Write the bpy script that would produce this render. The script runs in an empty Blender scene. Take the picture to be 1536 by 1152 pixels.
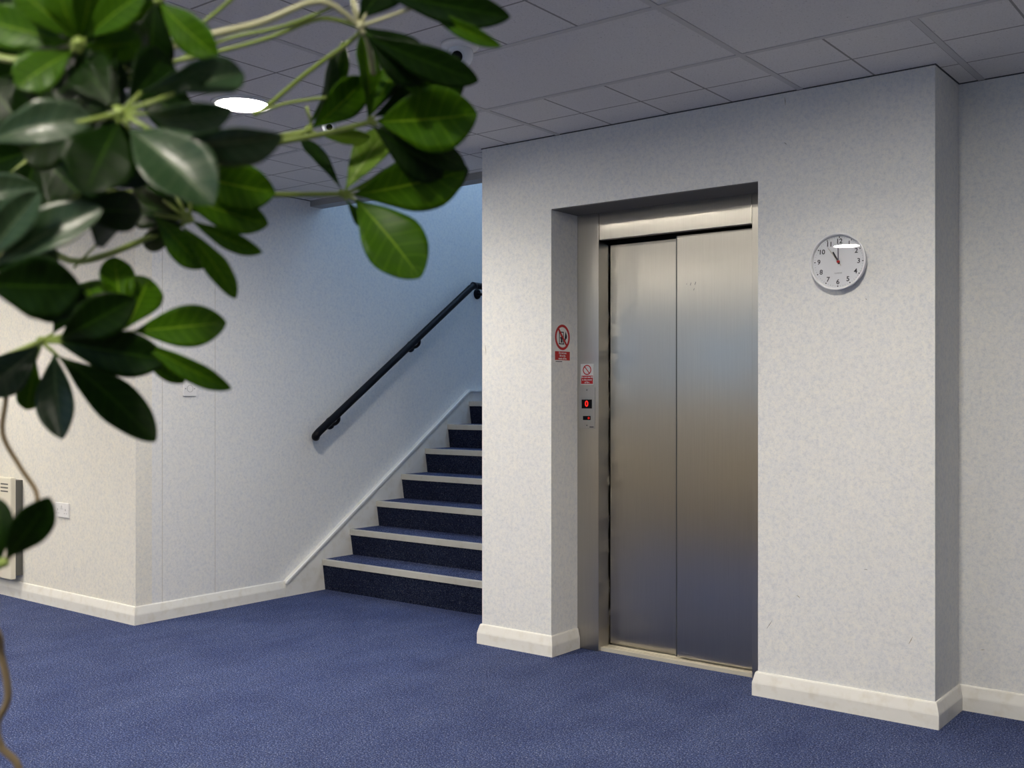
import bpy, bmesh, math, random
from mathutils import Vector, Matrix
random.seed(7)
C = bpy.context.scene.collection
PI = math.pi
# ------------------------------------------------------------------ camera
F = 1579.0; HZ = 594.0; CH = 1.24
TH = math.radians(37.96)
FWD = Vector((-math.sin(TH), math.cos(TH), 0)); RGT = Vector((math.cos(TH), math.sin(TH), 0)); UP = Vector((0, 0, 1))
EYE = Vector((0, 0, CH))
def P(px, py, t):
    return EYE + t * (FWD + RGT * ((px - 768) / F) + UP * ((HZ - py) / F))
cd = bpy.data.cameras.new('camera'); cam = bpy.data.objects.new('camera', cd); C.objects.link(cam)
cam.location = EYE; cam.rotation_euler = (PI / 2, 0, TH)
cd.sensor_width = 36; cd.lens = F / 1536 * 36; cd.shift_y = (HZ - 576) / 1536; cd.clip_start = .02
cd.dof.use_dof = True; cd.dof.focus_distance = 4.9; cd.dof.aperture_fstop = 6.3
bpy.context.scene.camera = cam
# ------------------------------------------------------------------ helpers
def tag(o, label=None, cat=None, group=None, kind=None):
    if label: o['label'] = label
    if cat: o['category'] = cat
    if group: o['group'] = group
    if kind: o['kind'] = kind
    return o
def empty(name, loc, label, cat, group=None, rot=(0, 0, 0)):
    o = bpy.data.objects.new(name, None); o.location = loc; o.rotation_euler = rot; o.empty_display_size = .05
    C.objects.link(o); return tag(o, label, cat, group)
def obj(name, bm, mat, parent=None, smooth=False, bevel=0, world=True, kind=None):
    me = bpy.data.meshes.new(name); bmesh.ops.recalc_face_normals(bm, faces=bm.faces[:])
    bm.to_mesh(me); bm.free(); me.materials.append(mat)
    if smooth:
        for p in me.polygons: p.use_smooth = True
    o = bpy.data.objects.new(name, me); C.objects.link(o)
    if parent:
        o.parent = parent
        if world: o.matrix_parent_inverse = wm(parent).inverted()
    if bevel:
        b = o.modifiers.new('bevel', 'BEVEL'); b.width = bevel; b.segments = 2; b.limit_method = 'ANGLE'
    if kind: o['kind'] = kind
    return o
def wm(o):
    m = Matrix.LocRotScale(o.location, o.rotation_euler, o.scale)
    if o.parent: m = wm(o.parent) @ o.matrix_parent_inverse @ m
    return m
def box(bm, x0, x1, y0, y1, z0, z1):
    v = [bm.verts.new((x, y, z)) for z in (z0, z1) for y in (y0, y1) for x in (x0, x1)]
    for f in ((0, 1, 3, 2), (4, 6, 7, 5), (0, 4, 5, 1), (2, 3, 7, 6), (0, 2, 6, 4), (1, 5, 7, 3)):
        bm.faces.new([v[i] for i in f])
    return v
def boxes(*bs):
    bm = bmesh.new()
    for b in bs: box(bm, *b)
    return bm
def tube(bm, pts, rads, n=12, caps=True):
    pts = [Vector(p) for p in pts]
    if not hasattr(rads, '__len__'): rads = [rads] * len(pts)
    rings = []; ref = None
    for i, p in enumerate(pts):
        d = (pts[min(i + 1, len(pts) - 1)] - pts[max(i - 1, 0)]).normalized()
        if ref is None:
            ref = d.orthogonal().normalized()
        ref = (ref - d * ref.dot(d)).normalized(); s = d.cross(ref)
        rings.append([bm.verts.new(p + rads[i] * (ref * math.cos(a) + s * math.sin(a))) for a in [2 * PI * k / n for k in range(n)]])
    for a, b in zip(rings, rings[1:]):
        for k in range(n): bm.faces.new((a[k], a[(k + 1) % n], b[(k + 1) % n], b[k]))
    if caps:
        bm.faces.new(rings[0][::-1]); bm.faces.new(rings[-1])
def smooth_path(pts, n=8):
    pts = [Vector(p) for p in pts]; q = [pts[0]] + pts + [pts[-1]]; out = []
    for i in range(1, len(q) - 2):
        for k in range(n):
            t = k / n; a, b, c, d = q[i - 1], q[i], q[i + 1], q[i + 2]
            out.append(.5 * ((2 * b) + (c - a) * t + (2 * a - 5 * b + 4 * c - d) * t * t + (3 * b - a - 3 * c + d) * t ** 3))
    out.append(pts[-1]); return out
def lathe(bm, prof, M=Matrix(), n=64):
    """profile of (radius, height) about local z, transformed by M"""
    rings = []
    for r, h in prof:
        if r < 1e-6: rings.append([bm.verts.new(M @ Vector((0, 0, h)))])
        else: rings.append([bm.verts.new(M @ Vector((r * math.cos(2 * PI * k / n), r * math.sin(2 * PI * k / n), h))) for k in range(n)])
    for a, b in zip(rings, rings[1:]):
        for k in range(n):
            k2 = (k + 1) % n
            if len(a) == 1 and len(b) == 1: continue
            if len(a) == 1: bm.faces.new((a[0], b[k], b[k2]))
            elif len(b) == 1: bm.faces.new((a[k], a[k2], b[0]))
            else: bm.faces.new((a[k], a[k2], b[k2], b[k]))
def prism(bm, poly, axis, a0, a1):
    """poly in the two other axes extruded along axis"""
    def mk(p, a):
        return {'x': (a, p[0], p[1]), 'y': (p[0], a, p[1]), 'z': (p[0], p[1], a)}[axis]
    A = [bm.verts.new(mk(p, a0)) for p in poly]; B = [bm.verts.new(mk(p, a1)) for p in poly]
    bm.faces.new(A[::-1]); bm.faces.new(B); n = len(poly)
    for i in range(n): bm.faces.new((A[i], A[(i + 1) % n], B[(i + 1) % n], B[i]))
def text_bm(body, size, M, depth=.0006, align='CENTER', bold=0):
    cu = bpy.data.curves.new('txt', 'FONT'); cu.body = body; cu.size = size; cu.extrude = depth; cu.offset = bold
    cu.align_x = align; cu.align_y = 'CENTER'; cu.resolution_u = 4; cu.space_line = .9
    o = bpy.data.objects.new('txt', cu); C.objects.link(o)
    dg = bpy.context.evaluated_depsgraph_get(); me = bpy.data.meshes.new_from_object(o.evaluated_get(dg))
    bm = bmesh.new(); bm.from_mesh(me); bm.transform(M)
    bpy.data.objects.remove(o); bpy.data.curves.remove(cu); bpy.data.meshes.remove(me)
    return bm
def merge(dst, src):
    me = bpy.data.meshes.new('tmp'); src.to_mesh(me); src.free(); dst.from_mesh(me); bpy.data.meshes.remove(me)
# ------------------------------------------------------------------ materials
class NT:
    def __init__(s, name):
        s.m = bpy.data.materials.new(name); s.m.use_nodes = True; s.t = s.m.node_tree; s.t.nodes.clear()
        s.out = s.n('ShaderNodeOutputMaterial')
    def n(s, typ, **k):
        nd = s.t.nodes.new(typ)
        for a, b in k.items(): setattr(nd, a, b)
        return nd
    def l(s, a, b): s.t.links.new(a, b)
    def math(s, op, a, b=None, c=None):
        nd = s.n('ShaderNodeMath', operation=op)
        for i, v in enumerate((a, b, c)):
            if v is None: continue
            if hasattr(v, 'is_output'): s.l(v, nd.inputs[i])
            else: nd.inputs[i].default_value = v
        return nd.outputs[0]
    def noise(s, scale, detail=2, rough=.5, vec=None, sc=None):
        tc = vec
        if tc is None: tc = s.n('ShaderNodeTexCoord').outputs['Object']
        if sc:
            mp = s.n('ShaderNodeMapping'); mp.inputs['Scale'].default_value = sc; s.l(tc, mp.inputs[0]); tc = mp.outputs[0]
        nd = s.n('ShaderNodeTexNoise'); nd.inputs['Scale'].default_value = scale
        nd.inputs['Detail'].default_value = detail; nd.inputs['Roughness'].default_value = rough
        s.l(tc, nd.inputs['Vector']); return nd.outputs['Fac']
    def ramp(s, fac, stops):
        r = s.n('ShaderNodeValToRGB'); e = r.color_ramp.elements
        while len(e) < len(stops): e.new(.5)
        for i, (p, c) in enumerate(stops): e[i].position = p; e[i].color = (*c, 1)
        s.l(fac, r.inputs[0]); return r.outputs[0]
    def mix(s, fac, a, b, typ='MIX'):
        nd = s.n('ShaderNodeMix', data_type='RGBA', blend_type=typ)
        for i, v in ((0, fac), (6, a), (7, b)):
            if hasattr(v, 'is_output'): s.l(v, nd.inputs[i])
            elif i == 0: nd.inputs[0].default_value = v
            else: nd.inputs[i].default_value = (*v, 1)
        return nd.outputs[2]
    def bsdf(s, color, rough=.5, metal=0, bump=None, bstr=.2, bdist=.002, spec=.5, **k):
        b = s.n('ShaderNodeBsdfPrincipled')
        for nm, v in (('Base Color', color), ('Roughness', rough), ('Metallic', metal), ('Specular IOR Level', spec)):
            if hasattr(v, 'is_output'): s.l(v, b.inputs[nm])
            else: b.inputs[nm].default_value = (*v, 1) if isinstance(v, tuple) else v
        for nm, v in k.items(): b.inputs[nm.replace('_', ' ')].default_value = v
        if bump is not None:
            bp = s.n('ShaderNodeBump'); bp.inputs['Strength'].default_value = bstr; bp.inputs['Distance'].default_value = bdist
            s.l(bump, bp.inputs['Height']); s.l(bp.outputs[0], b.inputs['Normal'])
        s.l(b.outputs[0], s.out.inputs[0]); return b
def simple(name, col, rough=.5, metal=0, **k):
    t = NT(name); t.bsdf(col, rough, metal, **k); return t.m
def m_wallpaper(name, tint=(.79, .79, .785), seams=()):
    t = NT(name)
    n1 = t.noise(60, 4, .65); n2 = t.noise(190, 3, .6); n3 = t.noise(22, 2)
    base = t.ramp(n1, [(.30, (tint[0] * .87, tint[1] * .885, tint[2] * .91)), (.52, tint), (.75, (tint[0] * 1.06, tint[1] * 1.05, tint[2] * 1.02))])
    fine = t.ramp(n2, [(.36, (.86, .88, .92)), (.5, (1, 1, 1)), (.66, (1.0, .985, .95))])
    c = t.mix(.75, base, fine, 'MULTIPLY')
    c = t.mix(.35, c, t.ramp(n3, [(.35, (.90, .93, .98)), (.65, (1, 1, .98))]), 'MULTIPLY')
    if seams:
        sp = t.n('ShaderNodeSeparateXYZ'); t.l(t.n('ShaderNodeTexCoord').outputs['Object'], sp.inputs[0])
        for y in seams:
            f = t.math('LESS_THAN', t.math('ABSOLUTE', t.math('SUBTRACT', sp.outputs[1], y)), .0022)
            c = t.mix(t.math('MULTIPLY', f, .45), c, (.40, .36, .30))
    t.bsdf(c, .72, 0, n2, .05, .001, spec=.25); return t.m
def m_carpet(name, dark=1.0):
    t = NT(name)
    n1 = t.noise(170, 3, .8); n2 = t.noise(3.0, 4, .6); n3 = t.noise(70, 2, .6); n4 = t.noise(9, 3, .6, sc=(1, .35, 1))
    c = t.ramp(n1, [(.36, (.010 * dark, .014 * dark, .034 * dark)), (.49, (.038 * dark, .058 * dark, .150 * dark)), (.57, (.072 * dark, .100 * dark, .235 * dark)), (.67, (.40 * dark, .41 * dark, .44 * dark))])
    c = t.mix(.6, c, t.ramp(n3, [(.35, (.55, .55, .6)), (.6, (1.15, 1.15, 1.15))]), 'MULTIPLY')
    c = t.mix(.55, c, t.ramp(n2, [(.35, (.72, .74, .82)), (.65, (1.2, 1.18, 1.1))]), 'MULTIPLY')
    c = t.mix(.4, c, t.ramp(n4, [(.35, (.75, .75, .8)), (.6, (1.1, 1.1, 1.1))]), 'MULTIPLY')
    t.bsdf(c, .95, 0, n1, .5, .003, spec=.1); return t.m
def m_steel(name, col=(.56, .53, .475), rough=.335, wave=.12):
    t = NT(name)
    n = t.noise(10, 4, .6, sc=(26, 26, .5)); g = t.noise(2.2, 3, .55); w = t.noise(3.5, 2, .5, sc=(.35, .35, 1))
    c = t.mix(.5, col, t.ramp(n, [(.3, (.90, .90, .90)), (.7, (1.04, 1.04, 1.04))]), 'MULTIPLY')
    r = t.math('MULTIPLY_ADD', g, .16, rough - .08)
    h = w
    b = t.bsdf(c, r, 1.0, h if wave else None, wave, .004, Anisotropic=.93)
    v = t.n('ShaderNodeCombineXYZ'); v.inputs[0].default_value = 1; t.l(v.outputs[0], b.inputs['Tangent']); return t.m
def m_ceiling():
    t = NT('ceiling_tile'); tc = t.n('ShaderNodeTexCoord').outputs['Object']
    sp = t.n('ShaderNodeSeparateXYZ'); t.l(tc, sp.inputs[0]); X, Y = sp.outputs[0], sp.outputs[1]
    def line(v, off, w):
        a = t.math('PINGPONG', t.math('SUBTRACT', v, off), .15)
        return t.math('LESS_THAN', a, w)
    grid = t.math('MAXIMUM', line(X, -1.698 - .3 * 30, .0042), line(Y, 3.527 - .3 * 30, .0042))
    plain = t.math('MULTIPLY', t.math('MULTIPLY', t.math('GREATER_THAN', Y, 2.935), t.math('LESS_THAN', Y, 3.52)), t.math('GREATER_THAN', X, -2.89))
    grid = t.math('MULTIPLY', grid, t.math('SUBTRACT', 1.0, plain))
    n1 = t.noise(140, 3, .7); n2 = t.noise(330, 2, .6); n3 = t.noise(1.5, 2)
    c = t.ramp(n1, [(.30, (.40, .385, .38)), (.37, (.74, .725, .71)), (.7, (.79, .775, .76))])
    c = t.mix(.5, c, t.ramp(n2, [(.30, (.6, .6, .6)), (.42, (1, 1, 1))]), 'MULTIPLY')
    c = t.mix(.5, c, t.ramp(n3, [(.35, (.92, .92, .92)), (.65, (1, 1, 1))]), 'MULTIPLY')
    c = t.mix(t.math('MULTIPLY', grid, .8), c, (.20, .19, .18))
    h = t.math('SUBTRACT', t.math('MULTIPLY', n1, .3), grid)
    t.bsdf(c, .9, 0, h, .35, .003, spec=.2); return t.m
def m_leaf(name, dark, light, rib, spec=.16, rough=.42):
    t = NT(name)
    at = t.n('ShaderNodeAttribute', attribute_name='leafuv'); sp = t.n('ShaderNodeSeparateXYZ'); t.l(at.outputs['Vector'], sp.inputs[0])
    u, v = sp.outputs[0], sp.outputs[1]
    av = t.math('ABSOLUTE', v)
    ribf = t.math('LESS_THAN', av, t.math('MULTIPLY_ADD', u, -.05, .065))
    w = t.n('ShaderNodeTexWave'); w.inputs['Scale'].default_value = 1.0
    veins = t.math('SINE', t.math('MULTIPLY', t.math('SUBTRACT', u, t.math('MULTIPLY', av, .16)), 52))
    vm = t.math('MULTIPLY', t.math('GREATER_THAN', veins, .93), .25)
    t.t.nodes.remove(w)
    n = t.noise(45, 3, .6)
    c = t.mix(n, dark, light)
    c = t.mix(vm, c, rib); c = t.mix(t.math('MULTIPLY', ribf, .8), c, rib)
    b = t.bsdf(c, rough, 0, t.math('ADD', t.math('MULTIPLY', veins, .15), t.math('MULTIPLY', ribf, -1)), .25, .001, spec=spec)
    tr = t.n('ShaderNodeBsdfTranslucent'); t.l(t.mix(.5, c, (.10, .26, .01), 'ADD'), tr.inputs[0])
    mx = t.n('ShaderNodeMixShader'); mx.inputs[0].default_value = .22
    t.l(b.outputs[0], mx.inputs[1]); t.l(tr.outputs[0], mx.inputs[2]); t.l(mx.outputs[0], t.out.inputs[0])
    return t.m
def m_emit(name, col, st):
    t = NT(name); e = t.n('ShaderNodeEmission'); e.inputs[0].default_value = (*col, 1); e.inputs[1].default_value = st
    t.l(e.outputs[0], t.out.inputs[0]); return t.m
def m_glass(name, tint=(1, 1, 1), ior=1.45, rough=0):
    t = NT(name); a = t.n('ShaderNodeBsdfTransparent'); a.inputs[0].default_value = (*tint, 1)
    g = t.n('ShaderNodeBsdfGlossy'); g.inputs['Roughness'].default_value = rough
    fr = t.n('ShaderNodeFresnel'); fr.inputs[0].default_value = ior
    mx = t.n('ShaderNodeMixShader'); t.l(fr.outputs[0], mx.inputs[0]); t.l(a.outputs[0], mx.inputs[1]); t.l(g.outputs[0], mx.inputs[2])
    t.l(mx.outputs[0], t.out.inputs[0]); return t.m
WALLB = None
def m_paint(name, col, rough=.4):
    t = NT(name); n = t.noise(18, 4, .6); n2 = t.noise(70, 2)
    c = t.mix(.6, col, t.ramp(n, [(.30, (.86, .83, .76)), (.5, (1, 1, 1))]), 'MULTIPLY')
    t.bsdf(c, rough, 0, n2, .06, .002, spec=.4); return t.m

WALL = m_wallpaper('mottled_wallpaper'); WALLC = m_wallpaper('mottled_wallpaper_cream', (.80, .775, .71))
WALLB = m_wallpaper('brown_wallcovering', (.50, .44, .35)); CARPET = m_carpet('blue_carpet'); CARPET_R = m_carpet('shaded_riser_carpet', .26)  # riser copy of the same carpet, with shade worked into its colour
STEEL = m_steel('brushed_steel', wave=.0); STEEL2 = m_steel('brushed_steel_post', (.56, .53, .475), .335, .35)
STEELD = m_steel('call_panel_steel', (.55, .53, .50), .42, .1)
CEIL = m_ceiling(); TBAR = simple('grid_bar', (.56, .55, .54), .5)
PAINT = m_paint('cream_gloss_paint', (.80, .79, .75)); WHITEP = simple('white_plastic', (.80, .80, .80), .35)
CLOCKW = simple('clock_white', (.80, .81, .84), .35); DIAL = simple('dial_white', (.74, .76, .82), .6)
BLACK = simple('black_paint', (.004, .004, .007), .45, spec=.15); INK = simple('ink', (.012, .013, .03), .6)
DARK = simple('dark_void', (.012, .012, .014), .8); GREYM = simple('grey_side', (.10, .10, .09), .5)
NOSE = m_paint('nosing_grey', (.50, .49, .45), .5); RED = simple('sign_red', (.50, .012, .015), .4)
SIGNW = simple('sign_white', (.78, .78, .78), .35); GLASS = m_glass('clear_glass')
GLASS_DIM = m_glass('dimming_glass', (.46, .47, .48))  # darker panes, added to hold back daylight through the lobby windows
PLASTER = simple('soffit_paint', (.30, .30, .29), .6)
HEATC = simple('heater_cream', (.78, .74, .62), .4)
SILLM = simple('sill_aluminium', (.62, .58, .48), .45, .35)
# ------------------------------------------------------------------ geometry constants
XS = -5.12; XL = -3.365; XR = -1.172; YL = 4.07; YR = 4.386; YW = 3.245; H = 2.48
OX0, OX1, OZ = -2.938, -1.881, 2.131; YF = 4.289
RX, RY0, LX = 3.2, -3.4, -8.6
STRUCT = 'structure'
# floor: carpeted slab, stairwell and lift pit excluded by what stands there
obj('floor', boxes((LX, RX, RY0, 8.0, -.12, 0)), CARPET, kind=STRUCT)
obj('ceiling', boxes((LX, RX, RY0, 4.48, H, H + .12), (XL, RX, 4.48, 4.70, H, H + .12)), CEIL, kind=STRUCT)
obj('added_entrance_mat', boxes((-8.2, 2.6, RY0 + .1, .9, 0, .006)), simple('added_matting', (.045, .040, .033), .95), kind=STRUCT)  # unseen mat, added so the lift doors reflect a darker floor
# front wall block with the lift opening
obj('wall_front', boxes((XL, OX0, YL, 4.62, 0, H), (OX1, XR, YL, 4.62, 0, H), (OX0, OX1, YL, 4.62, OZ, H)), WALL, kind=STRUCT)
obj('wall_right', boxes((XR, RX, YR, 4.62, 0, H)), WALL, kind=STRUCT)
obj('wall_stair', boxes((XS - .12, XS, YW + .1, 7.72, 0, 5.3)), m_wallpaper('mottled_wallpaper_seamed', seams=(3.41, 3.76)), kind=STRUCT)
obj('wall_left', boxes((LX, XS, YW, YW + .1, 0, H)), WALLC, kind=STRUCT)
obj('wall_shaft', boxes((XL, XL + .12, 4.62, 7.72, 0, 5.3), (XL, XL + .12, 4.58, 4.62, H, 5.3)), WALL, kind=STRUCT)
obj('wall_stairwell_end', boxes((XS, XL, 7.6, 7.72, 0, 3.1), (XS, XL, 7.6, 7.72, 5.15, 5.3), (XS, XS + .12, 7.6, 7.72, 3.1, 5.15), (XL - .12, XL, 7.6, 7.72, 3.1, 5.15)), WALL, kind=STRUCT)
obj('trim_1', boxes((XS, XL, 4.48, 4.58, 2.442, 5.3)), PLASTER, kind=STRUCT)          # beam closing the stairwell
obj('wall_far_left', boxes((LX - .1, LX, RY0, YW + .1, 0, H)), WALLB, kind=STRUCT)
obj('wall_far_right', boxes((RX, RX + .1, RY0, YR + .1, 0, H)), WALL, kind=STRUCT)
# back wall with windows
wins = [(-8.0, -6.3), (-5.9, -4.2), (-3.8, -2.1), (-1.7, 0.0), (.5, 2.2)]
bs = [(LX, RX, RY0 - .15, RY0, 0, 1.3), (LX, RX, RY0 - .15, RY0, 2.3, H)]
xx = [LX] + [a for w in wins for a in w] + [RX]
for i in range(0, len(xx), 2): bs.append((xx[i], xx[i + 1], RY0 - .15, RY0, 1.3, 2.3))
obj('wall_back', boxes(*bs), WALLB, kind=STRUCT)
def portal(name, loc, rot, sx, sy):
    l = bpy.data.lights.new(name, 'AREA'); l.shape = 'RECTANGLE'; l.size = sx; l.size_y = sy; l.cycles.is_portal = True
    o = bpy.data.objects.new(name, l); o.location = loc; o.rotation_euler = rot; C.objects.link(o)
for i, (a, b) in enumerate(wins):
    w = obj('window_%d' % (i + 1), boxes((a, b, RY0 - .11, RY0 - .05, 1.3, 1.35), (a, b, RY0 - .11, RY0 - .05, 2.25, 2.3), (a, a + .05, RY0 - .11, RY0 - .05, 1.35, 2.25), (b - .05, b, RY0 - .11, RY0 - .05, 1.35, 2.25), ((a + b) / 2 - .025, (a + b) / 2 + .025, RY0 - .11, RY0 - .05, 1.35, 2.25)), PAINT, kind=STRUCT)
    obj('pane', boxes((a + .05, b - .05, RY0 - .083, RY0 - .077, 1.35, 2.25)), GLASS_DIM, w)
    portal('window_daylight', ((a + b) / 2, RY0 - .13, 1.8), (PI / 2, 0, 0), b - a, 1.0)
# stairwell roof with rooflight
SKY0, SKY1 = 5.9, 7.45
rf = obj('ceiling_stairwell', boxes((XS - .12, XL + .12, 4.48, SKY0, 5.3, 5.42), (XS - .12, XL + .12, SKY1, 7.72, 5.3, 5.42), (XS - .12, XS + .15, SKY0, SKY1, 5.3, 5.42), (XL - .15, XL + .12, SKY0, SKY1, 5.3, 5.42)), PAINT, kind=STRUCT)
w = obj('window_6', boxes((XS + .15, XL - .15, SKY0, SKY0 + .04, 5.34, 5.42), (XS + .15, XL - .15, SKY1 - .04, SKY1, 5.34, 5.42)), PAINT, kind=STRUCT)
obj('pane', boxes((XS + .15, XL - .15, SKY0 + .04, SKY1 - .04, 5.38, 5.386)), GLASS, w)
portal('rooflight_daylight', ((XS + XL) / 2, (SKY0 + SKY1) / 2, 5.41), (0, 0, 0), 1.5, 1.5)
w = obj('window_7', boxes((XS + .12, XL - .12, 7.64, 7.70, 3.1, 3.15), (XS + .12, XL - .12, 7.64, 7.70, 5.10, 5.15), (XS + .12, XS + .17, 7.64, 7.70, 3.15, 5.10), (XL - .17, XL - .12, 7.64, 7.70, 3.15, 5.10)), PAINT, kind=STRUCT)  # unseen end window, added to strengthen the stairwell daylight
obj('pane', boxes((XS + .17, XL - .17, 7.665, 7.671, 3.15, 5.10)), GLASS, w)
portal('added_window_daylight', ((XS + XL) / 2, 7.715, 4.12), (-PI / 2, 0, 0), 1.5, 2.0)
# ceiling grid bars
bm = bmesh.new(); zb = H - .003
for y in (3.527, 2.927, 2.327, 1.727, 1.127, .527): box(bm, -8.5, 3.1, y - .012, y + .012, zb, H) if y < 3.245 else box(bm, XS, 3.1, y - .012, y + .012, zb, H)
for x in (-1.698, -2.898, -4.098, -.498, .702):
    for a, b in ((3.539, YL), (2.939, 3.515), (2.339, 2.915), (1.739, 2.315), (1.139, 1.715), (.539, 1.115)):
        box(bm, x - .012, x + .012, a, b, zb, H)
box(bm, -1.098, -1.074, 3.539, YR, zb, H)
obj('trim_2', bm, TBAR, kind=STRUCT)
# dark strip standing in for the shaded gap where wall meets tiles
A = .004
obj('gap_shade_strip', boxes((XL - A, XR + A, YL - A, YL, H - A, H), (XR, XR + A, YL, YR - A, H - A, H), (XR, RX, YR - A, YR, H - A, H), (XL - A, XL, YL, 4.48, H - A, H), (XS, XS + A, YW, 4.48, H - A, H)), simple('shadow_gap', (.06, .06, .06), .8), kind=STRUCT)
obj('trim_4', boxes((OX0 + .001, OX1 - .001, YL + .004, YF - .001, OZ - .004, OZ)), simple('soffit_grey', (.12, .12, .12), .6), kind=STRUCT)
# skirting boards
PROF = [(0, .098), (.006, .098), (.009, .093), (.018, .058), (.019, .052), (.019, 0), (0, 0)]
def skirt(name, path, side):
    path = [Vector(p) for p in path]; bm = bmesh.new(); rows = []
    for i, p in enumerate(path):
        ns = []
        for a, b in ((i - 1, i), (i, i + 1)):
            if a >= 0 and b < len(path):
                d = (path[b] - path[a]).normalized(); ns.append(Vector((-d.y, d.x)) * side)
        n = ns[0] if len(ns) == 1 else (ns[0] + ns[1]) / (1 + ns[0].dot(ns[1]))
        rows.append([bm.verts.new((p.x + n.x * q[0], p.y + n.y * q[0], q[1])) for q in PROF])
    for a, b in zip(rows, rows[1:]):
        for k in range(len(PROF)): bm.faces.new((a[k], a[(k + 1) % len(PROF)], b[(k + 1) % len(PROF)], b[k]))
    bm.faces.new(rows[0]); bm.faces.new(rows[-1])
    return obj(name, bm, PAINT, kind=STRUCT)
skirt('baseboard_right', [(OX1, 4.285), (OX1, YL), (XR, YL), (XR, YR), (RX, YR)], -1)
skirt('baseboard_front', [(OX0, 4.285), (OX0, YL), (XL, YL), (XL, 4.5)], 1)
skirt('baseboard_left', [(LX, YW), (XS, YW), (XS, 4.26)], -1)
# ------------------------------------------------------------------ lift
lift = empty('lift', ((OX0 + OX1) / 2, 4.29, 0), 'brushed steel passenger lift with closed two-panel doors in the recess of the front wall', 'lift')

PX0, PX1 = -2.813, -2.011
obj('frame_post', boxes((OX0, PX0, YF, 4.46, 0, OZ)), STEEL2, lift, bevel=.0025)
obj('frame_post', boxes((PX1, OX1, YF, 4.46, 0, OZ)), STEEL2, lift, bevel=.0025)
obj('header_panel', boxes((PX0 + .002, PX1 - .002, YF + .002, YF + .03, 1.996, OZ - .001)), STEEL, lift, bevel=.003)
obj('dark_backing', boxes((OX0, OX1, 4.46, 4.5, 0, OZ), (PX0, PX1, YF + .03, 4.46, 2.06, OZ)), DARK, lift)  # near-black boxes standing in for the darkness behind and above the doors
obj('door_panel', boxes((PX0 + .006, -2.40, 4.385, 4.41, .024, 1.982)), STEEL, lift, bevel=.002)
obj('seam_shade', boxes((-2.4205, -2.4165, 4.3465, 4.3735, .024, 1.988)), simple('seam_dark', (.10, .10, .10), .4, .6), lift)  # dark strip added to draw the shadow line between the door panels
obj('door_panel', boxes((-2.4165, PX1 - .004, 4.348, 4.373, .024, 1.988)), STEEL, lift, bevel=.002)
bm = boxes((PX0, PX1, 4.305, 4.45, 0, .012), (PX0, PX1, 4.305, 4.335, .012, .017), (PX0, PX1, 4.342, 4.346, .012, .017), (PX0, PX1, 4.376, 4.382, .012, .017), (PX0, PX1, 4.412, 4.45, .012, .017))
obj('sill', bm, SILLM, lift)
# scratches on the right door are small dents in the face
bm = bmesh.new()
for x, y, dx, dz in ((1030, 426, .0, .004), (1036, 426, .004, .012), (1043, 425, .005, .013), (1041, 434, .004, .008)):
    r = (x - 768) / F; d = FWD + RGT * r; t = 4.348 / d.y; q = EYE + t * (d + UP * ((HZ - y) / F))
    tube(bm, [(q.x - dx / 2, 4.3478, q.z - dz / 2), (q.x + dx / 2, 4.3478, q.z + dz / 2)], .0012, 6)
obj('scratch', bm, simple('scratch_grey', (.18, .18, .2), .5), lift)
# call panel, on left post
def onY(px, py, Y):
    d = FWD + RGT * ((px - 768) / F); t = Y / d.y; return EYE + t * (d + UP * ((HZ - py) / F))
def onX(px, py, X):
    d = FWD + RGT * ((px - 768) / F); t = X / d.x; return EYE + t * (d + UP * ((HZ - py) / F))
a = onY(869, 581, YF); b = onY(893, 643, YF)
cx, cz0, cz1 = (a.x + b.x) / 2, b.z, a.z
pw = (b.x - a.x) / 2
cp = empty('lift_call_panel', (cx, YF, (cz0 + cz1) / 2), 'steel lift call panel with red digit display on the left lift post', 'call panel')
obj('plate', boxes((cx - pw, cx + pw, YF - .004, YF, cz0, cz1)), STEELD, cp, bevel=.0012)
d = onY(881, 606, YF)
obj('display', boxes((d.x - .030, d.x + .030, YF - .006, YF - .004, d.z - .022, d.z + .022)), BLACK, cp, bevel=.0008)
Mfront = lambda x, y, z: Matrix.Translation((x, y, z)) @ Matrix.Rotation(PI / 2, 4, 'X')
obj('digit', text_bm('0', .040, Mfront(d.x, YF - .0065, d.z), bold=.001), m_emit('red_led', (1, .03, .02), 1.1), cp)
d = onY(881, 627, YF)
bt = obj('button', boxes((d.x - .022, d.x + .022, YF - .0065, YF - .004, d.z - .010, d.z + .010)), BLACK, cp, bevel=.0008)
bm = bmesh.new(); lathe(bm, [(0, .0015), (.004, .0015), (.006, .0015), (.006, .0)], Mfront(d.x + .013, YF - .0065, d.z), 20)
obj('button_light', bm, m_emit('button_red', (.7, .03, .02), .7), bt)
for q in ((881, 585), (881, 638)):
    d = onY(*q, YF); bm = bmesh.new(); lathe(bm, [(0, .0012), (.003, .001), (.0035, 0)], Mfront(d.x, YF - .004, d.z), 16); obj('screw', bm, GREYM, cp)
d = onY(888, 642, YF); obj('maker_mark', boxes((d.x - .012, d.x + .012, YF - .0045, YF - .004, d.z + .003, d.z + .007)), INK, cp)
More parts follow.
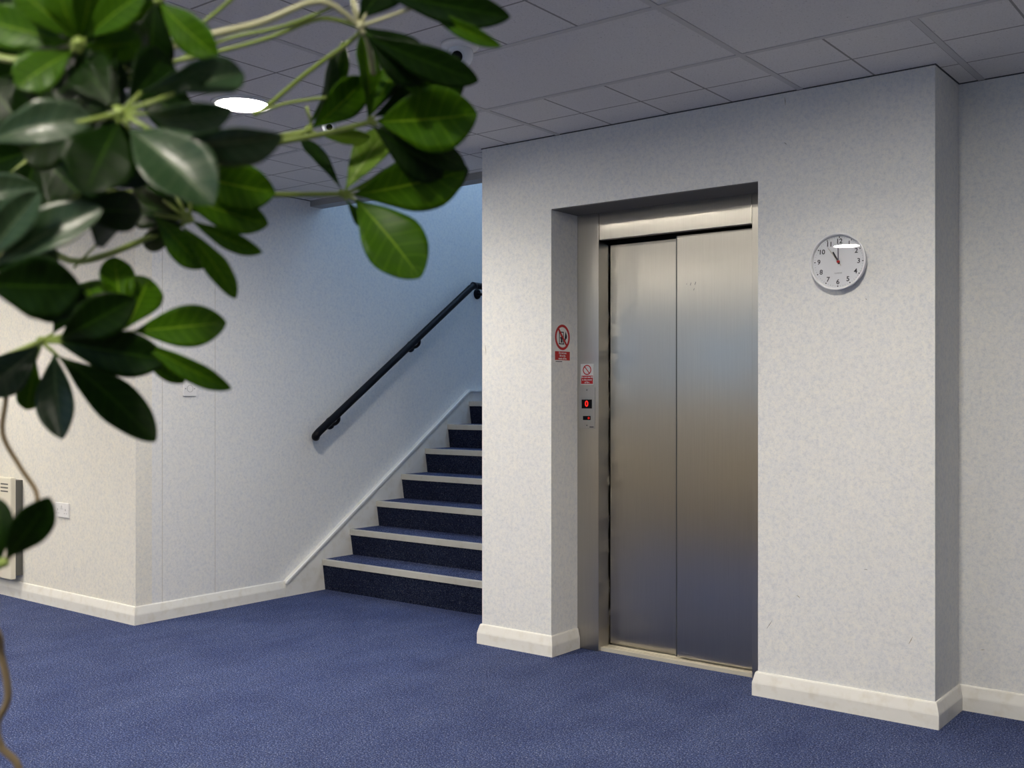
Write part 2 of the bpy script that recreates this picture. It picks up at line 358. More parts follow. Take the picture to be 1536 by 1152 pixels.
# signs -------------------------------------------------------------
def ring_bm(R, r, M):
    bm = bmesh.new(); lathe(bm, [(r, 0), (r, .0008), (R, .0008), (R, 0), (r, 0)], M, 48); return bm
def sign(M, w, h, label, big):
    s = empty('safety_sign', M @ Vector((0, 0, 0)), label, 'sign')
    def pbox(x0, x1, y0, y1, z0, z1):
        bm = boxes((x0, x1, y0, y1, z0, z1)); bm.transform(M); return bm
    obj('sign_plate', pbox(-w / 2, w / 2, -h / 2, h / 2, 0, .0015), SIGNW, s)
    rc = w * .46 if big else w * .33; cy = h / 2 - rc - h * (.03 if big else .05)
    bm = ring_bm(rc, rc * .80, M @ Matrix.Translation((0, cy, .0015)))
    sl = boxes((-rc * .85, rc * .85, -rc * .09, rc * .09, .0026, .0032)); sl.transform(M @ Matrix.Translation((0, cy, 0)) @ Matrix.Rotation(-PI / 4 * 1.08, 4, 'Z')); merge(bm, sl)
    obj('prohibition_ring', bm, RED, s)
    if big:
        k = rc
        bm = boxes((-.45 * k, -.38 * k, -.5 * k, .42 * k, .0016, .0024), (.10 * k, .17 * k, -.5 * k, .42 * k, .0016, .0024), (-.45 * k, .17 * k, .36 * k, .44 * k, .0016, .0024), (-.50 * k, .22 * k, -.56 * k, -.48 * k, .0016, .0024),
                   (-.22 * k, -.02 * k, -.42 * k, .02 * k, .0016, .0024), (-.30 * k, .04 * k, -.10 * k, .0, .0016, .0024))
        lathe(bm, [(0, .0024), (.10 * k, .0024), (.10 * k, .0016)], Matrix.Translation((-.12 * k, .14 * k, 0)), 16)
        for (ax, ay) in ((.36, .0), (.50, .12), (.42, .26)):   # flames beside the car
            v = [bm.verts.new(((ax + dx) * k, (ay + dy) * k, .0022)) for dx, dy in ((-.09, -.22), (.07, -.22), (.10, 0), (0, .22), (-.05, .02))]; bm.faces.new(v)
        bm.transform(M @ Matrix.Translation((0, cy, 0)))
        obj('pictogram', bm, INK, s)
    y1 = cy - rc - h * .035; y0 = -h / 2 + h * (.07 if big else .04)
    obj('text_panel', pbox(-w * .46, w * .46, y0, y1, .0015, .0023), RED, s)
    lines = ['Do not use', 'lift in the', 'event of fire'] if big else ['Do not use lift', 'in the event', 'of fire']
    hh = (y1 - y0) / 3.15
    bm = bmesh.new()
    for i, ln in enumerate(lines):
        merge(bm, text_bm(ln, hh * (1.02 if big else .92), M @ Matrix.Translation((0, y1 - hh * (i + .58), .0026)), .0002, bold=.0003))
    obj('lettering', bm, SIGNW, s)
    if big:
        obj('maker_line', pbox(-w * .42, -w * .02, -h / 2 + h * .025, -h / 2 + h * .042, .0015, .0018), INK, s)
    return s
# big sign on left reveal plane X = OX0, facing +X ; local x -> +Y, local y -> Z, local z -> +X
MX = Matrix(((0, 0, 1, 0), (1, 0, 0, 0), (0, 1, 0, 0), (0, 0, 0, 1)))
a = onX(831, 484, OX0); b = onX(855, 545, OX0); cc = (a + b) / 2; cc.x = OX0 + .0005
sign(Matrix.Translation(cc) @ MX, b.y - a.y, a.z - b.z, 'larger red and white no-lift-in-fire sign on the wallpapered reveal', True)
a = onY(871.5, 546, YF); b = onY(890.5, 577, YF); cc = (a + b) / 2; cc.y = YF - .0005
MY = Matrix.Rotation(PI / 2, 4, 'X')
sign(Matrix.Translation(cc) @ MY, b.x - a.x, a.z - b.z, 'smaller red and white prohibition sticker on steel post above call panel', False)
wf = bpy.data.objects['wall_front']; wr = bpy.data.objects['wall_right']; SC = simple('scuff_brown', (.28, .24, .17), .8); SG = simple('scuff_grey', (.22, .21, .20), .8)
for (a, b, Y, par, m) in (((1150, 943), (1158, 931), YL, wf, SG), ((1369, 955), (1363, 966), YL, wf, SC), ((1195, 893), (1200, 897), YL, wf, SC), ((1296, 854), (1301, 855), YL, wf, SG), ((1298, 388 + 60), (1300, 450), YL, wf, SG),
                       ((728, 518), (729, 532), YL, wf, SG), ((1177, 146), (1178, 158), YL, wf, SC), ((1471, 975), (1477, 975), YR, wr, SC), ((1176, 214), (1180, 217), YL, wf, SG)):
    p, q = onY(*a, Y - .0002), onY(*b, Y - .0002); bm = bmesh.new(); tube(bm, [p, p.lerp(q, .5) + Vector((.001, 0, .001)), q], [.0005, .0014, .0005], 6); obj('scuff_mark', bm, m, par)
# ------------------------------------------------------------------ clock
R = .1125; CX, CZ = -1.533, 1.768; CD = .036
ck = empty('wall_clock', (CX, YL, CZ), 'round white wall clock with black numerals on the wall right of the lift', 'clock', rot=(PI / 2, math.radians(2), 0))
MC = wm(ck)
def cobj(name, bm, mat, smooth=False, par=None):
    bm.transform(MC); return obj(name, bm, mat, par or ck, smooth)
bm = bmesh.new(); lathe(bm, [(R * .90, .0), (R * .94, 0), (R * .955, .006), (R * .985, .026), (R, .032), (R, .0345), (R * .985, CD), (R * .955, CD), (R * .925, .033), (R * .925, .014)], n=96)
cobj('rim', bm, CLOCKW, True)
bm = bmesh.new(); lathe(bm, [(0, .018), (R * .93, .018), (R * .93, .002), (0, .002)], n=96); cobj('dial', bm, DIAL)
for i in range(12):
    a = PI / 2 - 2 * PI * (i + 1) / 12
    cobj('numeral', text_bm(str(i + 1), .0265, Matrix.Translation((math.cos(a) * R * .71, math.sin(a) * R * .71, .0184)), .0003, bold=.0005), INK)
bm = bmesh.new()
for i in range(60):
    a = 2 * PI * i / 60; c, s = math.cos(a) * R * .855, math.sin(a) * R * .855
    if i % 5 == 0: lathe(bm, [(0, .0186), (.0026, .0186), (.0026, .018)], Matrix.Translation((c, s, 0)), 12)
    else:
        b2 = boxes((-.0020, .0020, -.0003, .0003, .0180, .0183)); b2.transform(Matrix.Translation((c, s, 0)) @ Matrix.Rotation(a, 4, 'Z')); merge(bm, b2)
cobj('minute_marks', bm, INK)
merge_bm = text_bm('QUARTZ', .0075, Matrix.Translation((0, -R * .40, .0183)), .0002); cobj('dial_lettering', merge_bm, simple('grey_ink', (.25, .26, .3), .6))
def hand(name, ang, l0, l1, w, z, mat):
    b = boxes((-w / 2, w / 2, -l0, l1, z, z + .0008)); b.transform(Matrix.Rotation(-math.radians(ang), 4, 'Z')); return cobj(name, b, mat)
hand('hour_hand', 329, .010, R * .40, .0058, .0205, INK)
hand('minute_hand', 357.5, .010, R * .62, .0040, .0220, simple('minute_hand_grey', (.09, .10, .16), .35))
hand('second_hand', 322, .021, R * .62, .0010, .0235, simple('second_hand_gold', (.32, .20, .06), .4))
bm = bmesh.new(); lathe(bm, [(0, .0262), (.0048, .0258), (.0056, .0245), (.0056, .0180)], n=24); cobj('hub', bm, RED, True)
bm = bmesh.new(); lathe(bm, [(0, .0310), (R * .928, .0310), (R * .928, .0302), (0, .0302)], n=96); cobj('glass', bm, GLASS)
# ------------------------------------------------------------------ stairs
st = empty('staircase', ((XS + XL) / 2, 4.56, 0), 'blue carpeted staircase with grey nosings climbing between the stair wall and lift block', 'staircase')
SX0, SX1 = XS + .022, XL - .002
for n in range(1, 8):
    z = .1956 + .1674 * (n - 1); y = 4.5584 + .2416 * (n - 1); zl = 0 if n == 1 else z - .1674
    yb = 7.598 if n == 7 else y + .30
    bm = bmesh.new(); prism(bm, [(y + .004, z - .004), (y + .004, z - .034), (y + .008, z - .038), (y + .028, zl), (yb, zl), (yb, z - .004)], 'x', SX0, SX1)
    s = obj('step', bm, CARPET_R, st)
    bm = boxes((SX0, SX1, y + .018, yb if n == 7 else y + .2416 + .03, z - .004, z)); obj('tread', bm, CARPET, s)
    bm = bmesh.new(); prism(bm, [(y + .022, z - .001), (y + .022, z + .0016), (y + .004, z + .0016), (y, z - .002), (y, z - .036), (y + .004, z - .036), (y + .004, z - .001)], 'x', SX0, SX1); obj('nosing', bm, NOSE, s)
bm = bmesh.new()
zt = lambda y: .2235 + .681 * (y - 4.449)
prism(bm, [(4.262, .0), (4.262, zt(4.262)), (6.01, zt(6.01)), (7.598, zt(6.01)), (7.598, 1.0), (6.1, 1.0), (4.75, 0)], 'x', XS + .0005, XS + .022)
sg = obj('stringer', bm, PAINT, st)
bm = bmesh.new(); q = .013
prism(bm, [(4.262, zt(4.262) - q), (4.262, zt(4.262)), (6.01, zt(6.01)), (7.598, zt(6.01)), (7.598, zt(6.01) - q), (6.01, zt(6.01) - q)], 'x', XS + .022, XS + .036)
obj('stringer_cap', bm, simple('top_lit_cap', (.90, .90, .88), .35), sg)  # edge moulding, its catch of light put into a whiter colour
# ------------------------------------------------------------------ handrail
HX = XS + .085
hr = empty('handrail', (XS, 5.2, 1.5), 'black tubular handrail fixed to the wall above the stairs', 'handrail')
p0 = onX(474, 652, HX); p1 = onX(708, 430, HX)
dirv = (p1 - p0).normalized()
path = [Vector((XS + .012, p0.y + .06, p0.z - .012)), Vector((XS + .045, p0.y + .035, p0.z - .018)), Vector((HX - .008, p0.y + .004, p0.z - .010)), p0 + dirv * .03, p0 + dirv * .10]
k = 8
for i in range(1, k): path.append(p0.lerp(p1, i / k))
path += [p1 - dirv * .06, p1 - dirv * .015, Vector((HX, p1.y + .04, p1.z + .010)), Vector((HX, p1.y + .12, p1.z + .010)), Vector((HX, 7.3, p1.z + .010))]
bm = bmesh.new(); tube(bm, smooth_path(path, 6), .0245, 20); obj('rail', bm, BLACK, hr, True)
for bx, by in ((496, 635), (617, 520), (717, 441)):
    w0 = onX(bx, by, XS + .01)
    f = (w0.y - p0.y) / (p1.y - p0.y); rz = p0.z + (p1.z - p0.z) * min(f, 1)
    bm = bmesh.new(); lathe(bm, [(0, .012), (.030, .012), (.038, .008), (.040, 0), (0, 0)], Matrix.Translation((XS, w0.y, w0.z)) @ Matrix.Rotation(PI / 2, 4, 'Y'), 28)
    br = obj('bracket', bm, BLACK, hr, False)
    bm = bmesh.new(); tube(bm, smooth_path([(XS + .01, w0.y, w0.z), (XS + .05, w0.y, w0.z - .004), (HX, w0.y, w0.z + .02), (HX, w0.y, rz - .012)], 5), .011, 10)
    obj('bracket_arm', bm, BLACK, br, True)
# ------------------------------------------------------------------ switch, socket, heater
def fixture_plate(bm, w, h, d): box(bm, -w / 2, w / 2, -h / 2, h / 2, 0, d)
sc = onX(283.5, 583, XS)
sw = empty('wall_switch', sc, 'small white square switch plate on the wall left of the handrail', 'switch')
M = Matrix.Translation(sc) @ MX
bm = bmesh.new(); fixture_plate(bm, .086, .086, .010); bm.transform(M); obj('plate', bm, WHITEP, sw, bevel=.003)
bm = bmesh.new(); lathe(bm, [(.0205, .010), (.0205, .0112), (.018, .0112), (.018, .010)], M, 32); obj('dial_ring', bm, simple('switch_grey', (.45, .45, .45), .5), sw)
for s_ in (-1, 1):
    bm = bmesh.new(); lathe(bm, [(0, .0112), (.0028, .0112), (.0028, .010)], M @ Matrix.Translation((s_ * .030, 0, 0)), 12); obj('screw', bm, GREYM, sw)
sc = onY(95, 765, YW)
so = empty('power_socket', sc, 'white double power socket low on the cream wall at the far left', 'socket')
M = Matrix.Translation(sc) @ MY
bm = bmesh.new(); fixture_plate(bm, .146, .086, .011); bm.transform(M); obj('plate', bm, WHITEP, so, bevel=.003)
for s_ in (-1, 1):
    bm = boxes((s_ * .012 - .008, s_ * .012 + .008, .006, .030, .011, .0145)); bm.transform(M); obj('rocker', bm, WHITEP, so, bevel=.0015)
    bm = boxes((s_ * .043 - .002, s_ * .043 + .002, -.002, .008, .011, .0114), (s_ * .043 - .014, s_ * .043 - .009, -.020, -.0165, .011, .0114), (s_ * .043 + .009, s_ * .043 + .014, -.020, -.0165, .011, .0114)); bm.transform(M); obj('pin_holes', bm, INK, so)
hx1 = onY(20.5, 716, 3.185).x; hz = onY(15, 716, 3.185).z
ht = empty('wall_heater', (hx1 - .4, 3.24, hz - .6), 'cream wall heater with top slots beside the socket at the far left', 'heater')
obj('casing', boxes((hx1 - .80, hx1, 3.165, 3.200, hz - .62, hz)), HEATC, ht, bevel=.006)
obj('gap_shade_box', boxes((hx1 - .78, hx1 - .006, 3.200, 3.2445, hz - .60, hz - .018)), GREYM, ht)  # dark box standing in for the shadow between casing and wall
bm = bmesh.new()
for i in range(3): box(bm, hx1 - .12, hx1 - .03, 3.164, 3.166, hz - .045 - .022 * i, hz - .037 - .022 * i)
for i in range(3): box(bm, hx1 - .72, hx1 - .16, 3.164, 3.166, hz - .045 - .022 * i, hz - .037 - .022 * i)
obj('vent_slots', bm, GREYM, ht)
# ------------------------------------------------------------------ ceiling fittings
LAMP = m_emit('lamp_diffuser', (1, .94, .83), 230); RING = simple('lamp_ring', (.75, .75, .75), .25)
def downlight(x, y, label, power=17):
    dl = empty('recessed_downlight', (x, y, H), label, 'ceiling light', 'recessed ceiling downlights')
    bm = bmesh.new(); lathe(bm, [(.108, -.001), (.112, -.010), (.128, -.008), (.132, 0), (.108, 0)], Matrix.Translation((x, y, H)), 48); obj('trim_ring', bm, RING, dl, True)
    bm = bmesh.new(); lathe(bm, [(0, -.005), (.110, -.004), (.110, -.001), (0, -.001)], Matrix.Translation((x, y, H)), 48); obj('diffuser', bm, LAMP, dl)
    l = bpy.data.lights.new('downlight_lamp', 'AREA'); l.shape = 'DISK'; l.size = .2; l.energy = power; l.color = (1, .89, .74); l.spread = math.radians(150)
    o = bpy.data.objects.new('downlight_lamp', l); o.location = (x, y, H - .014); C.objects.link(o); o.parent = dl; o.matrix_parent_inverse = wm(dl).inverted()
dlt = P(364, 155, 1.24 * F / (HZ - 155))
downlight(dlt.x, dlt.y, 'lit round recessed downlight in the tiled ceiling, half behind the plant leaves')
for x, y in ((-6.6, 1.9), (-1.2, 2.5), (-6.3, 0.4), (-4.7, -.5), (-3.15, -.44), (-5.9, -1.9), (-4.3, -2.0), (-.6, -.6), (1.9, -.6)):  # some inferred from wall and clock light, the rest added for door reflections
    downlight(x, y, 'round recessed downlight added out of view to light the lobby')
def eyeball(px, py, label, tw, s=1.0):
    t = 1.24 * F / (HZ - py); c = P(px, py, t); c.z = H
    e = empty('ceiling_camera', c, label, 'camera')
    bm = bmesh.new(); lathe(bm, [(0, 0), (.058 * s, 0), (.058 * s, -.012), (.050 * s, -.020), (0, -.020)], Matrix.Translation(c), 40); obj('base', bm, WHITEP, e, True)
    to = (EYE - c); to.z = -.6 * to.length * .7; to = (to.normalized() + RGT * tw).normalized()
    q = to.to_track_quat('Z', 'Y').to_matrix().to_4x4(); cc = c + Vector((0, 0, -.035 * s))
    M = Matrix.Translation(cc) @ q
    bm = bmesh.new(); r = .042 * s
    pr = [(0, -r)] + [(r * math.sin(a), -r * math.cos(a)) for a in [PI * k / 14 for k in range(1, 11)]] + [(.026 * s, .036 * s), (.022 * s, .030 * s), (.0, .030 * s)]
    lathe(bm, pr, M, 40); b = obj('ball_housing', bm, simple('camera_white', (.80, .84, .90), .2), e, True)
    bm = bmesh.new(); lathe(bm, [(0, .037 * s), (.012 * s, .035 * s), (.017 * s, .031 * s), (.017 * s, .029 * s)], M, 28); obj('lens', bm, BLACK, b, True)
eyeball(690, 66, 'white ball shaped security camera on the ceiling near the top right leaves', -.3, 1.15)
eyeball(494, 180, 'smaller white ceiling camera glimpsed between the stems behind the leaves', 0, .8)
# ------------------------------------------------------------------ plant
LEAFS = {
 'g': m_leaf('leaf_green', (.020, .066, .001), (.055, .150, .002), (.18, .32, .015)),
 'l': m_leaf('leaf_young', (.10, .20, .012), (.17, .29, .03), (.36, .46, .12)),
 'd': m_leaf('leaf_shaded', (.003, .012, .001), (.007, .028, .001), (.03, .08, .005)),  # near-black copy of the green leaf, shade put into the colour
 's': m_leaf('leaf_glossy', (.016, .045, .016), (.035, .075, .030), (.14, .19, .10), .60, .37),
}
STALK = simple('green_stalk', (.22, .30, .06), .45); STALKP = simple('pale_stalk', (.50, .50, .30), .45); BARK = m_paint('plant_bark', (.16, .12, .07), .8)
plant = empty('umbrella_plant', P(-150, 594, 1.15) * Vector((1, 1, 0)) if False else Vector((P(-150, 594, 1.15).x, P(-150, 594, 1.15).y, 0)), 'tall leafy green umbrella plant filling the left foreground', 'plant')
def leaf_bm(p0, p1, wid, roll=0, sag=.10, fold=.18, shape=1.6, nrm=None):
    ax = p1 - p0; L = ax.length; ax.normalize()
    mid = (p0 + p1) / 2; n = (EYE - mid).normalized()
    if nrm is not None: n = nrm
    n = (n - ax * n.dot(ax)).normalized(); n = Matrix.Rotation(math.radians(roll), 3, ax) @ n
    s = ax.cross(n); bm = bmesh.new(); NU, NV = 18, 8; lay = bm.verts.layers.float_vector.new('leafuv'); grid = []
    for i in range(NU + 1):
        u = math.sin(PI / 2 * i / NU); w = wid / 2 * max(math.sin(PI * min(u, .999) ** shape), 0) ** .66
        w = max(w, wid * .018 if u < .5 else .0006)
        c = p0 + ax * (L * u) + n * (sag * L * (math.sin(PI * u) * .8 - u * .35)); row = []
        for j in range(NV + 1):
            v = -1 + 2 * j / NV
            x = bm.verts.new(c + s * (w * v) + n * (w * fold * (abs(v) ** 1.4) - .05 * w * math.sin(u * 19 + j) * abs(v))); x[lay] = (u, v, 0); row.append(x)
        grid.append(row)
    for i in range(NU):
        for j in range(NV): bm.faces.new((grid[i][j], grid[i + 1][j], grid[i + 1][j + 1], grid[i][j + 1]))
    return bm
nleaf = 0
def add_leaf(hubp, hubobj, b, t_, wpx, dep, tone, roll=0, dt=0, sag=.10, fold=.18, shape=1.6):
    """b, t_: where the blade starts and ends; dep distance; dt: how much nearer (+) the tip is"""
    global nleaf
    p0 = P(b[0], b[1], dep); p1 = P(t_[0], t_[1], dep - dt)
    bm = leaf_bm(p0, p1, 1.10 * wpx * dep / F, roll, sag, fold, shape)
    me = bpy.data.meshes.new('leaf'); bm.to_mesh(me); bm.free()
    me.materials.append(LEAFS[tone])
    for p in me.polygons: p.use_smooth = True
    o = bpy.data.objects.new('leaf', me); C.objects.link(o); o.parent = hubobj; o.matrix_parent_inverse = wm(hubobj).inverted()
    m = o.modifiers.new('thickness', 'SOLIDIFY'); m.thickness = .0005
    nleaf += 1
# clusters: hub pixel, distance, leaf list (base, tip, width px, tone, roll, tip nearer, extra)
CL = [
 ('A', (118, 66), .80, [((112, 60), (22, -20), 56, 'g', 20, .02), ((116, 56), (85, -25), 48, 'g', -25, .02), ((120, 55), (140, -40), 46, 'g', 15, .02), ((128, 58), (215, -12), 50, 'g', -20, .02),
   ((105, 66), (-25, 30), 62, 'g', 10, .0), ((108, 78), (25, 130), 60, 'g', 25, .02), ((128, 70), (212, 62), 48, 'g', 20, -.02), ((120, 80), (185, 140), 56, 'd', 0, -.03)]),
 ('B', (238, 2), .92, [((240, 4), (324, 84), 50, 'g', 15, .02), ((235, 0), (160, 60), 50, 'g', -15, -.02), ((232, 4), (225, 115), 60, 'd', 0, -.02)]),
 ('C', (182, 170), .78, [((212, 138), (324, 88), 44, 's', 40, .0), ((262, 140), (366, 108), 56, 's', -20, -.03), ((222, 172), (346, 166), 50, 's', 30, .03), ((255, 212), (422, 206), 62, 's', 35, .04),
   ((195, 195), (318, 304), 96, 's', -20, .03), ((178, 186), (130, 285), 96, 'd', 10, .03), ((-22, 214), (140, 176), 64, 's', -25, .0), ((160, 172), (30, 230), 80, 'd', 10, -.05),
   ((170, 160), (120, 90), 70, 'd', 0, -.03), ((190, 160), (250, 80), 66, 'd', 10, -.03), ((176, 176), (210, 285), 70, 'd', 0, -.05)]),
 ('D', (284, 330), 1.00, [((232, 322), (306, 402), 44, 'g', 25, .0), ((272, 338), (354, 446), 38, 'g', -35, .02), ((286, 330), (392, 379), 30, 'g', 30, .02), ((262, 292), (402, 337), 50, 'g', 10, -.02),
   ((288, 262), (412, 290), 64, 'g', 10, .0), ((245, 300), (345, 285), 60, 'd', 0, -.03), ((280, 330), (215, 372), 30, 'd', 0, -.04)]),
 ('E', (512, 291), 1.16, [((532, 292), (697, 258), 78, 'g', 12, .02), ((534, 300), (630, 414), 84, 'g', -12, .03), ((518, 286), (584, 192), 52, 'l', -30, -.02), ((512, 284), (452, 206), 24, 'd', 30, -.03),
   ((540, 282), (706, 258), 62, 'd', 20, -.05), ((520, 300), (568, 345), 30, 'g', 40, -.04), ((524, 286), (640, 232), 34, 'l', 35, .0)]),
 ('F', (556, 183), 1.10, [((566, 182), (714, 172), 88, 'g', 8, .03), ((560, 190), (672, 262), 60, 'd', 10, -.04), ((552, 176), (545, 52), 40, 'g', 40, .01), ((556, 174), (622, 62), 36, 'g', -40, .02),
   ((562, 174), (700, 100), 74, 'd', 15, -.03), ((552, 178), (590, 70), 50, 'd', 20, -.05), ((566, 188), (700, 252), 40, 'd', -20, -.02)]),
 ('G', (540, 40), 1.02, [((545, 52), (717, 122), 48, 'd', 15, .0), ((565, -14), (764, 26), 48, 'd', 10, .03), ((630, 8), (750, 70), 24, 'g', 25, .03), ((542, 40), (640, 120), 66, 'd', -10, -.03),
   ((548, 50), (690, 150), 60, 'g', 10, -.06), ((538, 30), (600, -50), 60, 'd', 0, 0)]),
 ('H', (462, 196), 1.12, [((462, 188), (520, 62), 34, 'g', 40, -.02), ((468, 192), (548, 118), 52, 'g', 20, .0), ((475, 200), (556, 206), 24, 'l', 30, .0), ((470, 190), (500, 80), 30, 's', 50, .02)]),
 ('I', (62, 512), .98, [((200, 497), (338, 484), 58, 'g', 0, .0), ((205, 508), (346, 584), 34, 'g', 25, .0), ((205, 515), (276, 575), 28, 'g', 20, -.02), ((88, 535), (232, 658), 60, 'd', -20, .04),
   ((82, 530), (92, 657), 50, 's', 15, .03), ((54, 540), (40, 616), 34, 'g', 0, -.02), ((60, 518), (-30, 588), 56, 's', -15, .03), ((80, 510), (250, 540), 64, 'd', 10, .0),
   ((180, 490), (172, 384), 48, 'g', 10, -.02), ((190, 492), (224, 416), 58, 'g', 10, -.03), ((152, 488), (128, 420), 44, 'g', 0, -.04), ((90, 508), (200, 450), 60, 'd', 0, .02),
   ((80, 500), (120, 430), 40, 'd', 0, .0)]),
 ('J', (-30, 410), .80, [((-25, 425), (120, 430), 92, 'd', 15, .0), ((-10, 400), (152, 312), 66, 's', -30, .0), ((-25, 395), (60, 288), 50, 's', -20, .02), ((-10, 410), (110, 470), 60, 'd', 0, -.05),
   ((100, 312), (215, 318), 60, 'd', 0, -.05), ((120, 290), (180, 352), 70, 'd', 0, -.08), ((-30, 400), (90, 380), 80, 'd', 0, -.06)]),
 ('K', (5, 845), .86, [((8, 838), (74, 748), 52, 'd', 15, .02), ((2, 840), (-2, 748), 34, 'd', 0, .0), ((0, 842), (-50, 780), 50, 'd', 0, .0)]),
 ('L', (60, 225), .95, [((60, 225), (-20, 120), 90, 'd', 0, 0), ((60, 225), (60, 110), 80, 'd', 0, .0), ((66, 230), (190, 200), 90, 'd', 0, 0), ((60, 235), (150, 320), 90, 'd', 0, 0), ((55, 235), (20, 350), 86, 'd', 0, 0),
   ((50, 225), (-60, 260), 90, 'd', 0, 0), ((-20, 130), (46, 140), 34, 's', -20, -.05), ((-30, 300), (52, 282), 46, 's', -20, .05)]),
 ('M', (40, 40), 1.05, [((40, 40), (-60, -40), 90, 'd', 0, 0), ((40, 40), (110, -40), 90, 'd', 0, 0), ((44, 50), (150, 110), 100, 'd', 0, 0), ((40, 50), (0, 150), 100, 'd', 0, 0), ((150, 20), (260, 40), 90, 'd', 0, 0), ((150, 30), (200, 130), 90, 'd', 0, 0), ((30, 40), (-60, 90), 90, 'd', 0, 0), ((200, 120), (290, 190), 60, 'd', 0, 0)]),
]
TR = [P(-150, 2200, 1.15), P(-150, 1500, 1.15), P(-140, 1100, 1.12), P(-130, 800, 1.1), P(-110, 500, 1.08), P(-90, 250, 1.05), P(-60, 60, 1.05), P(20, -120, 1.05), P(180, -160, 1.05)]
TR[0] = Vector((TR[1].x, TR[1].y, .30))
bm = bmesh.new(); sp = smooth_path(TR, 8); tube(bm, sp, [.016 - .011 * i / (len(sp) - 1) for i in range(len(sp))], 12); obj('trunk', bm, BARK, plant, True)
ROUTE = {  # stalk running from the trunk to the hub
 'A': [(-60, 60, 1.05), (20, 90, .9)], 'B': [(180, -160, 1.05), (210, -60, 1.0)], 'C': [(-90, 250, 1.05), (60, 220, .95)],
 'D': [(-110, 420, 1.08), (40, 370, 1.08), (120, 392, 1.05), (235, 352, 1.02)], 'E': [(-90, 250, 1.05), (120, 285, 1.12), (300, 292, 1.14), (400, 292, 1.15)],
 'F': [(-90, 250, 1.05), (160, 262, 1.1), (330, 246, 1.1), (410, 216, 1.1), (480, 202, 1.1)], 'G': [(-60, 60, 1.05), (150, 110, 1.05), (280, 62, 1.0), (390, 34, 1.0), (480, 2, 1.0)],
 'H': [(180, 240, 1.1), (330, 214, 1.12), (400, 208, 1.12)], 'I': [(-125, 620, 1.1), (-20, 550, 1.02)], 'J': [(-110, 480, 1.08)], 'K': [(-132, 860, 1.1), (-60, 880, .95)],
 'L': [(-90, 250, 1.05)], 'M': [(-60, 60, 1.05)]}
rnd = random.Random(21)
FILL = {'A': 8, 'C': 9, 'J': 9, 'L': 12, 'M': 10, 'D': 5}
for nm, hub, dep, leaves in CL:
    for k in range(FILL.get(nm, 0)):
        a = 2 * PI * (k + rnd.random() * .6) / FILL[nm]; L = rnd.uniform(75, 125)
        if nm == 'J' and math.sin(a) > .1: a = -a
        if nm == 'C' and math.cos(a) > .3: a = PI - a
        if nm == 'D': a = PI + rnd.uniform(-.2, .9); L *= .8
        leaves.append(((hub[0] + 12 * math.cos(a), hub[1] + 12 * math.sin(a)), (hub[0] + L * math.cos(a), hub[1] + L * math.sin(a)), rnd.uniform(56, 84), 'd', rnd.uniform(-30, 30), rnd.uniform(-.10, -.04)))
    pts = [P(*r) for r in ROUTE[nm]] + [P(hub[0], hub[1], dep)]
    hub3 = pts[-1]; bm = bmesh.new(); sp = smooth_path(pts, 6); tube(bm, sp, [.0042 - .0016 * i / (len(sp) - 1) for i in range(len(sp))], 10)
    pale = nm in 'G'
    # hub knob and the leaflet stalks
    lathe(bm, [(0, -.004), (.0042, -.002), (.0048, .001), (.003, .004), (0, .005)], Matrix.Translation(hub3), 12)
    for b, *_ in leaves:
        q = P(b[0], b[1], dep)
        if (q - hub3).length > .003: tube(bm, [hub3, hub3.lerp(q, .5), q], [.0022, .0018, .0014], 8)
    h = obj('leaf_stalk', bm, STALKP if pale else STALK, plant, True)
    for b, t_, w, tone, roll, dt in leaves:
        add_leaf(hub3, h, b, t_, w, dep, tone, roll, dt, sag=random.uniform(.05, .14), fold=random.uniform(.12, .28) + (.22 if tone == 's' else 0))
def twig(pts, r, mat=STALK, name='twig'):
    bm = bmesh.new(); tube(bm, smooth_path([P(*p) for p in pts], 6), r, 8); return obj(name, bm, mat, plant, True)
twig([(240, 95, 1.0), (300, 84, 1.0), (400, 58, 1.0), (480, 28, 1.01), (540, 40, 1.02)], .0021)
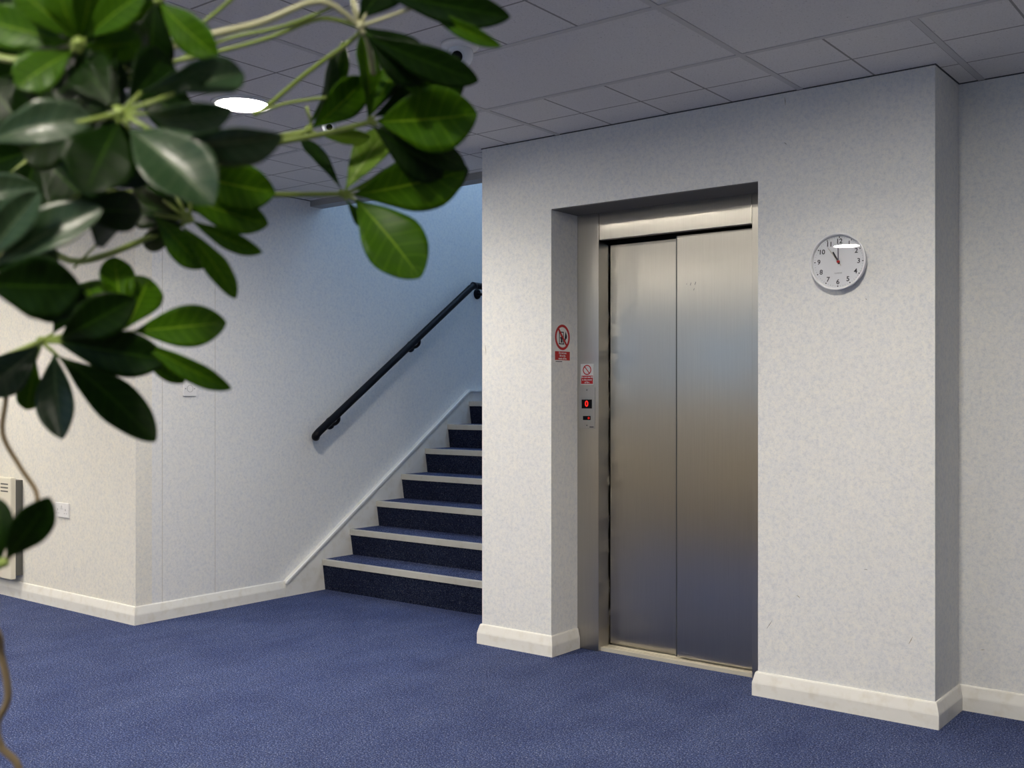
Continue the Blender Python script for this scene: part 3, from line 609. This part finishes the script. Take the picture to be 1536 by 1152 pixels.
twig([(240, 105, 1.02), (330, 62, 1.0), (430, 38, 1.0), (500, 10, 1.01)], .0018)
twig([(150, 120, 1.05), (265, 62, 1.0), (320, 22, 1.0), (370, -20, .98)], .0019)
twig([(380, 172, 1.1), (400, 160, 1.1), (460, 110, 1.08), (528, 60, 1.04), (545, 40, 1.02)], .0024)
twig([(385, 170, 1.1), (430, 155, 1.1), (490, 146, 1.1)], .0018)
twig([(395, 215, 1.1), (462, 196, 1.12), (460, 160, 1.12)], .002)
twig([(530, 0, 1.02), (535, 20, 1.02), (552, 62, 1.04), (560, 110, 1.08)], .003, STALKP)
twig([(110, 402, 1.0), (140, 372, 1.0), (165, 345, 1.0)], .0012)
twig([(-140, 560, 1.1), (-20, 540, 1.06), (8, 585, 1.05), (4, 650, 1.05), (30, 700, 1.05), (56, 745, 1.03), (40, 800, .95), (5, 845, .86)], .0024, BARK)
twig([(-150, 860, 1.1), (-20, 930, 1.0), (2, 985, 1.0), (12, 1045, 1.0), (-4, 1085, 1.0), (2, 1120, 1.0), (30, 1165, 1.0), (0, 1300, 1.02), (-100, 1500, 1.1)], .0034, BARK)
# pot on the carpet, out of view below the frame
pc = Vector((TR[0].x, TR[0].y, 0)); bm = bmesh.new()
lathe(bm, [(0, 0), (.13, 0), (.175, .32), (.185, .32), (.185, .35), (.165, .35), (.16, .30), (0, .30)], Matrix.Translation(pc), 40); obj('pot', bm, simple('terracotta', (.35, .13, .06), .7), plant)
bm = bmesh.new(); lathe(bm, [(0, .312), (.160, .305), (.160, .301), (0, .301)], Matrix.Translation(pc), 40); obj('soil', bm, simple('soil', (.03, .02, .012), .95), plant)
# ------------------------------------------------------------------ daylight
wd = bpy.data.worlds.new('world'); bpy.context.scene.world = wd; wd.use_nodes = True
bg = wd.node_tree.nodes['Background']; bg.inputs[0].default_value = (.42, .66, 1.0, 1); bg.inputs[1].default_value = 7.0
vs = bpy.context.scene.view_settings; vs.view_transform = 'Standard'; vs.look = 'None'; vs.gamma = 1; vs.exposure = -.08; vs.use_curve_mapping = False
print('LEAVES', nleaf)
